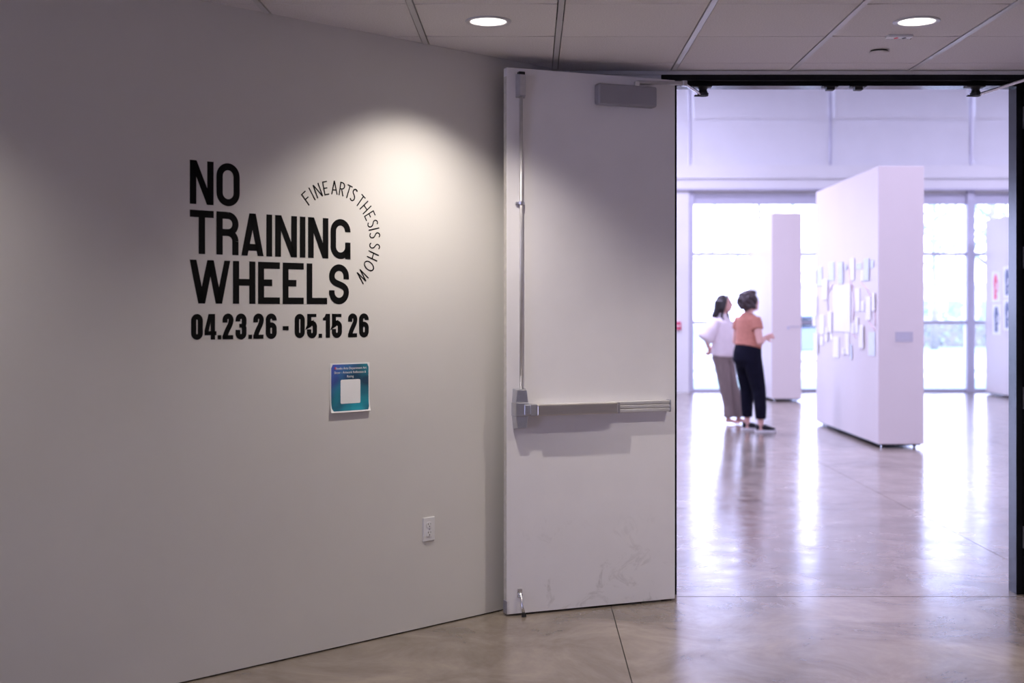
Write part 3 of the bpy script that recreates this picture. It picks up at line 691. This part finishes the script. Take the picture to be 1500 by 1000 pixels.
# portrait prints on the right panel
def face_print(y, zc, m, label, hgt=.46):
    e = empty('portrait_print', (8.17, y, zc), -PI/2); tag(e, label, 'print', 'portrait prints on the right panel')
    MB().box(-.20, .20, -.006, 0, -.27, .27).build('paper', M['paper'], e)
    s = hgt/2
    # head in profile with full hair, neck below
    hair = [(.62*math.cos(a)*s*.62-.02, .32*s+.66*s*math.sin(a)) for a in [2*PI*k/22 for k in range(22)]]
    MB().prism_xz(hair, -.0095, -.006).build('hair', m, e)
    f = [(-.10,-.2),(-.02,-.25),(.13,-.18),(.16,.0),(.20,.08),(.16,.20),(.14,.36),(-.02,.40)]
    MB().prism_xz([(x*.62, z*s*1.6-.02) for x, z in f], -.0088, -.006).build('face', M['card'] if False else m, e)
    MB().prism_xz([(-.09,-.98*s),(.03,-.95*s),(.05,-.70*s),(.01,-.45*s),(.02,-.2*s),(-.09,-.2*s)], -.0085, -.006).build('neck', m, e)
    MB().prism_xz([(.015,-.06),(.075,-.05),(.085,.02),(.07,.08),(.02,.06)], -.0102, -.0094).build('cheek', M['paper'], e)
y_, z_ = face(1459.5, 420, 8.17); face_print(y_, z_, M['print_red'], 'red portrait print upper left on the right panel')
y_, z_ = face(1460.5, 467.5, 8.17); face_print(y_, z_, M['print_blue'], 'dark blue portrait print below the red one')
y_, z_ = face(1476.5, 413, 8.17); face_print(y_, z_, M['print_blue'], 'dark blue portrait print beside the red one, half behind the jamb')
y_, z_ = face(1476.5, 461, 8.17); face_print(y_, z_, M['print_blue'], 'lower dark blue portrait print, half behind the jamb')

# ------------------------------------------------------------------ people
def fuse(mb, name, m, parent, voxel=.008, smooth=4, fac=.5):
    t = bpy.data.objects.new('tmp', mb.mesh('tmp')); COL.objects.link(t)
    r = t.modifiers.new('r', 'REMESH'); r.mode = 'VOXEL'; r.voxel_size = voxel; r.use_smooth_shade = True
    s = t.modifiers.new('s', 'SMOOTH'); s.iterations = smooth; s.factor = fac
    dg = bpy.context.evaluated_depsgraph_get(); me = bpy.data.meshes.new_from_object(t.evaluated_get(dg)); bpy.data.objects.remove(t)
    me.materials.clear(); me.materials.append(m); me.name = name
    for p in me.polygons: p.use_smooth = True
    return link(name, me, parent)
def lerp(a, b, t): return tuple(a[i]+(b[i]-a[i])*t for i in range(3))
def hand(mb, wrist, tip_dir, palm_n, curl=.9, size=1.0):
    """palm and five bent fingers"""
    d = Vector(tip_dir).normalized(); n = (Vector(palm_n)-d*Vector(palm_n).dot(d)).normalized(); s = d.cross(n)
    W = Vector(wrist)
    mb.tube([W-d*.01, W+d*.03, W+d*.065, W+d*.088], [(.019,.024),(.017,.034),(.015,.040),(.012,.036)], 12, ref=n)
    for k, (off, ln) in enumerate(((-.030,.066), (-.010,.076), (.010,.071), (.029,.056))):
        b = W+d*.078+s*off; p = [b]; dd = d.copy()
        for q in range(3):
            ang = curl*(.55 if q == 0 else .75)
            dd = (dd*math.cos(ang)+n*math.sin(ang)).normalized() if q == 0 else (dd*math.cos(ang)+(n*math.cos(curl*.55*q)-d*math.sin(curl*.55*q)).normalized()*math.sin(ang)).normalized()
            p.append(p[-1]+dd*ln*size*(.45 if q == 0 else .3))
        mb.tube(p, [.0098,.0092,.0085,.0068], 8)
    b = W+d*.028-s*.032
    t1 = b+(d*.6-s*.7+n*.35).normalized()*.036; t2 = t1+(d*.8-s*.1+n*.6).normalized()*.030
    mb.tube([W+d*.02-s*.018, b, t1, t2], [.015,.0135,.0105,.008], 8)
def head_parts(mb, c, yaw, pitch):
    R = Matrix.Rotation(yaw, 3, 'Z') @ Matrix.Rotation(-pitch, 3, 'Y'); c = Vector(c)
    P = lambda x, y, z: c+R @ Vector((x, y, z))
    mb.ball(P(-.012,0,.03), (.094,.074,.088), rot=R); mb.ball(P(.018,0,-.035), (.068,.060,.078), rot=R); mb.ball(P(.052,0,-.085), (.030,.034,.026), rot=R)
    mb.tube([P(.078,0,.022), P(.095,0,-.008), P(.104,0,-.026)], [.009,.012,.014], 8); mb.ball(P(.094,0,-.030), (.014,.017,.010), rot=R)
    mb.ball(P(.080,0,-.058), (.012,.024,.011), rot=R)
    for s in (-1, 1):
        mb.ball(P(.055,.034*s,-.012), (.026,.022,.024), rot=R); mb.ball(P(-.005,.076*s,-.012), (.020,.010,.030), rot=R); mb.ball(P(.076,.030*s,.026), (.012,.024,.008), rot=R)
    return P, R
def face_bits(P, R, parent):
    for s in (-1, 1):
        MB().ball(P(.079,.030*s,.010), (.008,.012,.008), 8, 6, R).build('eye', M['eye'], parent, True)
        MB().tube([P(.086,.016*s,.036), P(.084,.034*s,.040), P(.072,.050*s,.034)], .004, 6).build('eyebrow', M['hair_black'], parent)
    MB().tube([P(.080,-.022,-.060), P(.093,0,-.059), P(.080,.022,-.060)], [.004,.0065,.004], 8).build('lips', M['lip'], parent, True)
def shoe_at(parent, ax, ay, yaw):
    R = Matrix.Rotation(yaw, 3, 'Z'); P = lambda x, y, z: Vector((ax, ay, 0))+R @ Vector((x, y, z))
    u = MB(); u.tube([P(-.075,0,.062), P(-.03,0,.068), P(.04,0,.062), P(.11,0,.046), P(.165,0,.040)], [(.036,.030),(.042,.036),(.036,.040),(.026,.044),(.012,.026)], 14, ref=(0,0,1))
    s = fuse(u, 'shoe', M['shoe'], parent, .007, 3)
    o = [(-.092,0),(-.085,.026),(-.05,.036),(.03,.040),(.10,.047),(.150,.040),(.178,.016),(.178,-.016),(.150,-.040),(.10,-.045),(.03,-.036),(-.05,-.034),(-.085,-.026)]
    pts = [P(x, y, 0) for x, y in o]
    MB().prism([(p.x, p.y) for p in pts][::-1] if False else [(p.x, p.y) for p in pts][::-1], .001, .030).build('sole', M['sole'], s, bevel=.004)
    for q in (.015, .045, .075):
        MB().tube([P(q,-.028,.080-q*.18), P(q+.006,0,.100-q*.35), P(q,.028,.080-q*.18)], .004, 6).build('lace', M['sole'], s)

# --- person in the rust top
TB = .50; eB = empty('person', (2.675, 15.65, 0), TB)
tag(eB, 'person in a rust short-sleeved top and navy cropped trousers looking up at the panel', 'person')
fx, fy = math.cos(TB), math.sin(TB)
loc = lambda dx, dy: (dx*fx+dy*fy, -dx*fy+dy*fx)
rf = loc(.145, -.13); lf = loc(.03, .16)
sk = MB()
Pb, Rb = head_parts(sk, (.045, 0, 1.585), -.12, .22)
sk.tube([(-.012,0,1.40), (.0,0,1.46), (.022,0,1.53)], [.066,.056,.054], 14)
sk.tube([(0,0,.92), (0,0,1.08), (0,0,1.25), (-.01,0,1.38), (-.012,0,1.44)], [(.11,.15),(.10,.13),(.10,.14),(.08,.14),(.05,.07)], 18, ref=(1,0,0))
for s, el, wr_ in ((-1, (-.02,-.250,1.105), (.135,-.150,1.150)), (1, (.0,.245,1.105), (.160,.110,1.135))):
    sh = (-.01, .165*s, 1.395)
    sk.tube([sh, lerp(sh, el, .5), el], [.054,.050,.042], 12); sk.ball(el, .043)
    sk.tube([el, lerp(el, wr_, .35), wr_], [.043,.043,.026], 12)
    hand(sk, wr_, (.75,.55*-s*-1 if s < 0 else -.62,.30), (.1,.6*-s,-.25), 1.0)
for (ax, ay), s in ((rf, -1), (lf, 1)):
    kn = (ax*.5+.025, ay*.55+.045*s, .50)
    sk.tube([(0,.085*s,.92), kn, (ax-.02, ay, .26), (ax-.02, ay, .08)], [.085,.058,.046,.034], 12)
    sk.tube([(ax-.05,ay,.055), (ax+.03,ay,.05), (ax+.11,ay,.03)], [.030,.030,.018], 10)
body = fuse(sk, 'body', M['skin'], eB, .0075, 4); face_bits(Pb, Rb, eB)
t_ = MB()
t_.tube([(-.005,0,1.035), (.01,0,1.10), (.012,0,1.20), (.008,0,1.30), (-.006,0,1.385), (-.012,0,1.43), (-.008,0,1.455)], [(.150,.190),(.150,.185),(.142,.182),(.132,.185),(.108,.175),(.078,.112),(.062,.070)], 24, ref=(1,0,0))
for s, el in ((-1, (-.02,-.250,1.105)), (1, (.0,.245,1.105))):
    sh = (-.01, .150*s, 1.395); t_.tube([sh, lerp(sh, el, .25), lerp(sh, el, .48)], [.066,.074,.074], 14)
fuse(t_, 'top', M['tee'], eB, .009, 5)
p_ = MB()
p_.tube([(-.005,0,.80), (-.018,0,.88), (-.012,0,.97), (.0,0,1.058)], [(.118,.150),(.165,.192),(.162,.190),(.146,.178)], 24, ref=(1,0,0))
for (ax, ay), s in ((rf, -1), (lf, 1)):
    kn = (ax*.5+.02, ay*.55+.045*s, .50)
    p_.tube([(-.01,.082*s,.92), (lerp((-.01,.082*s,.92), kn, .45)), kn, (ax-.022, ay, .30), (ax-.018, ay, .165)], [(.128,.108),(.112,.102),(.086,.084),(.075,.074),(.066,.064)], 16, ref=(1,0,0))
fuse(p_, 'trousers', M['navy'], eB, .009, 5)
hb = MB(); rr = random.Random(3)
hb.ball(Pb(-.042,0,.030), (.112,.108,.108), rot=Rb)
for k in range(170):
    a, b_ = rr.uniform(0, 2*PI), math.acos(rr.uniform(-.75, 1))
    v = Vector((math.sin(b_)*math.cos(a), math.sin(b_)*math.sin(a), math.cos(b_)))
    if v.x > .45 and v.z < .55: continue
    q = Pb(-.040+v.x*.122, v.y*.116, .026+v.z*.118); hb.ball(q, rr.uniform(.016,.030), 8, 6)
for k in range(14): hb.ball(Pb(.050+rr.uniform(-.02,.03), rr.uniform(-.05,.05), .112+rr.uniform(-.012,.02)), rr.uniform(.016,.022), 8, 6)
fuse(hb, 'hair', M['hair_brown'], eB, .007, 1, .4)
shoe_at(eB, rf[0], rf[1], -TB+.10); shoe_at(eB, lf[0], lf[1], -TB+.16)

# --- person in the white blouse
TA = -.62; eA = empty('person', (2.525, 16.72, 0), TA)
tag(eA, 'person with long dark hair in a white puff-sleeved blouse and taupe trousers', 'person')
fx, fy = math.cos(TA), math.sin(TA)
rfA = loc(.085, -.02); lfA = loc(.225, .02)
sk = MB()
Pa, Ra = head_parts(sk, (.03, 0, 1.575), .30, .06)
sk.tube([(-.01,0,1.38), (0,0,1.44), (.012,0,1.52)], [.058,.048,.047], 14)
sk.tube([(0,0,.90), (0,0,1.06), (0,0,1.22), (-.005,0,1.36), (-.01,0,1.42)], [(.095,.14),(.085,.115),(.09,.13),(.07,.13),(.045,.06)], 18, ref=(1,0,0))
elA = {-1: (-.12,-.245,1.14), 1: (-.12,.235,1.14)}; wrA = {-1: (-.165,-.085,1.005), 1: (-.19,.05,1.00)}
for s in (-1, 1):
    sh = (-.01, .155*s, 1.375)
    sk.tube([sh, lerp(sh, elA[s], .5), elA[s]], [.046,.042,.036], 12); sk.ball(elA[s], .037)
    sk.tube([elA[s], lerp(elA[s], wrA[s], .35), wrA[s]], [.037,.036,.023], 12)
    hand(sk, wrA[s], (.02,.62*-s,-.70), (-.5,0,.1), .7)
for (ax, ay), s in ((rfA, -1), (lfA, 1)):
    kn = (ax*.5, ay*.5+.04*s, .49)
    sk.tube([(0,.08*s,.90), kn, (ax-.02, ay, .25), (ax-.02, ay, .07)], [.075,.052,.042,.030], 12)
    sk.tube([(ax-.055,ay,.040), (ax+.03,ay,.045), (ax+.10,ay,.026), (ax+.15,ay,.018)], [.026,.028,.022,.012], 12)
    for k in range(5): sk.tube([(ax+.115,ay+(k-2)*.013,.020), (ax+.158-abs(k-1.6)*.006,ay+(k-2)*.015,.014)], .0075, 6)
fuse(sk, 'body', M['skin'], eA, .0075, 4); face_bits(Pa, Ra, eA)
t_ = MB()
t_.tube([(.0,0,.895), (.005,0,.94), (.012,0,1.06), (.012,0,1.20), (.0,0,1.32), (-.008,0,1.375), (-.008,0,1.42), (.0,0,1.462)], [(.142,.185),(.152,.190),(.146,.180),(.138,.172),(.116,.165),(.088,.14),(.058,.072),(.053,.056)], 24, ref=(1,0,0))
for s in (-1, 1):
    sh = (-.01, .130*s, 1.365); e_ = elA[s]; mid = lerp(sh, e_, .55); low = lerp(sh, e_, .95)
    t_.tube([sh, lerp(sh, e_, .25), (mid[0],mid[1]+.01*s,mid[2]), (low[0],low[1]+.005*s,low[2]), lerp(sh, e_, 1.10), lerp(sh, e_, 1.16)], [.068,.084,.100,.112,.108,.088], 18)
fuse(t_, 'blouse', M['blouse'], eA, .009, 4)
p_ = MB()
p_.tube([(0,0,.80), (-.01,0,.86), (-.006,0,.93), (0,0,1.0)], [(.11,.14),(.13,.165),(.128,.162),(.11,.15)], 22, ref=(1,0,0))
for (ax, ay), s in ((rfA, -1), (lfA, 1)):
    kn = (ax*.5, ay*.5+.04*s, .49)
    p_.tube([(-.005,.078*s,.90), lerp((-.005,.078*s,.90), kn, .5), kn, (ax-.018, ay, .25), (ax-.010, ay, .085)], [(.104,.094),(.092,.086),(.076,.074),(.070,.068),(.074,.070)], 16, ref=(1,0,0))
fuse(p_, 'trousers', M['taupe'], eA, .009, 5)
hb = MB(); hb.ball(Pa(-.030,0,.036), (.090,.084,.094), rot=Ra)
for k in range(15):
    a = PI*.5+(k/14)*PI; y = math.sin(a); x = math.cos(a)
    r0 = Pa(-.03+.080*x, .080*y, .05); r1 = Pa(-.035+.095*x, .088*y, -.06)
    r2 = Vector((-.060+.055*x, .115*y if abs(y) > .5 else .10*y, 1.43)); r3 = Vector((-.080+.050*x, .120*y, 1.31+.02*math.sin(k*2.3)))
    hb.tube([r0, r1, r2, r3], [.026,.028,.026,.010], 8)
for s in (-1, 1):
    hb.tube([Pa(.045,.03*s,.108), Pa(.035,.074*s,.06), Pa(.0,.086*s,-.05), (.03,.100*s,1.42), (.075,.095*s,1.33)], [.016,.018,.018,.018,.007], 8)
fuse(hb, 'hair', M['hair_black'], eA, .007, 2, .4)

# ------------------------------------------------------------------ outside
g = MB().box(-40, 60, GYE+.15, 160, -.30, -.05).build('lawn', M['grass']); struct(g, 'pale green lawn outside the gallery windows')
g = MB().box(-40, 60, 29, 31.5, -.06, -.035).build('pavement', M['pave']); struct(g, 'light concrete path outside the windows')
g = MB().box(-40, 60, 36, 46, -.06, -.03).build('street', M['asphalt']); struct(g, 'grey street beyond the lawn')
g = MB().box(-40, 60, 33.4, 35.9, -.06, -.02).build('kerb', M['pave']); struct(g, 'light kerb along the street')
def tree(x, y, hgt, r, label):
    e = empty('tree', (x, y, -.05)); tag(e, label, 'tree', 'trees outside the gallery'); rr = random.Random(int(x*7+y))
    t = MB().tube([(0,0,0),(.05,.03,hgt*.25),(-.05,.0,hgt*.5),(.05,0,hgt*.8)], [.17,.13,.10,.04], 10)
    for k in range(7):
        a = k*2.4; z = hgt*(.32+.06*k); L = r*(.8-.06*k)
        t.tube([(0,0,z), (L*.5*math.cos(a), L*.5*math.sin(a), z+L*.35), (L*math.cos(a), L*math.sin(a), z+L*.55)], [.06,.04,.015], 6)
    t.build('trunk', M['bark'], e, True)
    f = MB()
    for k in range(2600):
        v = Vector((rr.gauss(0,1), rr.gauss(0,1), rr.gauss(0,1))).normalized()*(rr.random()**.45)
        nn = noise.noise(v*2.2+Vector((x, y, 0)))
        if nn < -.12: continue
        c = Vector((v.x*r, v.y*r, hgt*.66+v.z*hgt*.36)); s = rr.uniform(.05,.11)
        a = Vector((rr.gauss(0,1), rr.gauss(0,1), rr.gauss(0,1))).normalized(); b_ = a.orthogonal().normalized(); d_ = a.cross(b_)
        f.add([c-b_*s, c+d_*s*.5+a*s*.15, c+b_*s, c-d_*s*.5+a*s*.15], [(0,1,2,3)])
    o = f.build('foliage', M['leafgreen'], e); o['kind'] = 'stuff'
tree(12.0, 33, 7.0, 2.6, 'leafy tree outside behind the right window')
tree(4.6, 48, 8.0, 3.0, 'leafy tree across the street behind the left window')
tree(16.5, 52, 8.5, 3.4, 'leafy tree across the street behind the right window')
tree(9.4, 50, 7.0, 2.6, 'leafy tree across the street behind the near panel')
def hedge(x0, x1, y, hgt, label):
    e = empty('hedge', ((x0+x1)/2, y, -.05)); tag(e, label, 'hedge'); b = MB(); rr = random.Random(5); hx = (x1-x0)/2
    for k in range(int((x1-x0)*220)):
        c = Vector((rr.uniform(-hx, hx), rr.uniform(-.5, .5), rr.uniform(.05, hgt+.12*math.sin(k)))); s = rr.uniform(.06,.12)
        a = Vector((rr.gauss(0,1), rr.gauss(0,1), rr.gauss(0,1))).normalized(); b_ = a.orthogonal().normalized(); d_ = a.cross(b_)
        b.add([c-b_*s, c+d_*s*.5+a*s*.15, c+b_*s, c-d_*s*.5+a*s*.15], [(0,1,2,3)])
    b.build('foliage', M['leafgreen'], e)['kind'] = 'stuff'
    MB().box(-hx, hx, -.1, .1, 0, hgt*.6).build('stems', M['bark'], e)
hedge(14, 30, 56, 1.9, 'clipped hedge across the street')
def car(x, y, rz, m, label):
    e = empty('parked_car', (x, y, -.03), rz); tag(e, label, 'car')
    prof = [(-2.15,.45),(-2.1,.80),(-1.75,.92),(-1.25,1.0),(-.65,1.42),(.75,1.46),(1.45,1.02),(2.05,.95),(2.18,.62),(2.15,.35),(-2.05,.33)]
    MB().prism_xz(prof[::-1], -.86, .86).build('car_body', m, e, bevel=.06, segs=3)
    for s in (-1, 1): MB().prism_xz([(-1.02,1.03),(-.60,1.36),(.70,1.39),(1.22,1.04)][::-1], .855*s-.02, .855*s+.02).build('side_window', M['carglass'], e)
    for cx in (-1.35, 1.35):
        for s in (-1, 1): MB().tube([(cx,.70*s,.33),(cx,.90*s,.33)], .33, 18, ref=(0,0,1)).build('wheel', M['tyre'], e)
car(8.6, 39.0, .05, M['carpaint'], 'blue-grey car parked on the street beyond the windows')
car(3.0, 43.5, PI, M['pave'], 'pale car parked on the street behind the white-bloused person')
def far_building(x, y, wd_, hgt, label):
    e = empty('far_building', (x, y, -.05)); tag(e, label, 'building')
    MB().box(-wd_/2, wd_/2, 0, 8, 0, hgt).build('wall', M['brick'], e)
    MB().box(-wd_/2-.2, wd_/2+.2, -.2, 8.2, hgt, hgt+.3).build('roof', M['roof'], e)
    n = int(wd_/2.6)
    for k in range(n):
        for z in (1.0, 4.0):
            if z+1.6 > hgt: continue
            xx = -wd_/2+1.3+k*2.6
            f = MB().box(xx-.7, xx+.7, -.06, 0, z, z+1.6).build('window', M['white_plastic'], e)
            MB().box(xx-.6, xx+.6, -.08, -.06, z+.1, z+1.5).build('pane', M['carpaint'], f)
far_building(2, 95, 18, 3.6, 'low pale building far behind the left window')
far_building(30, 100, 22, 3.6, 'low pale building far behind the right window')
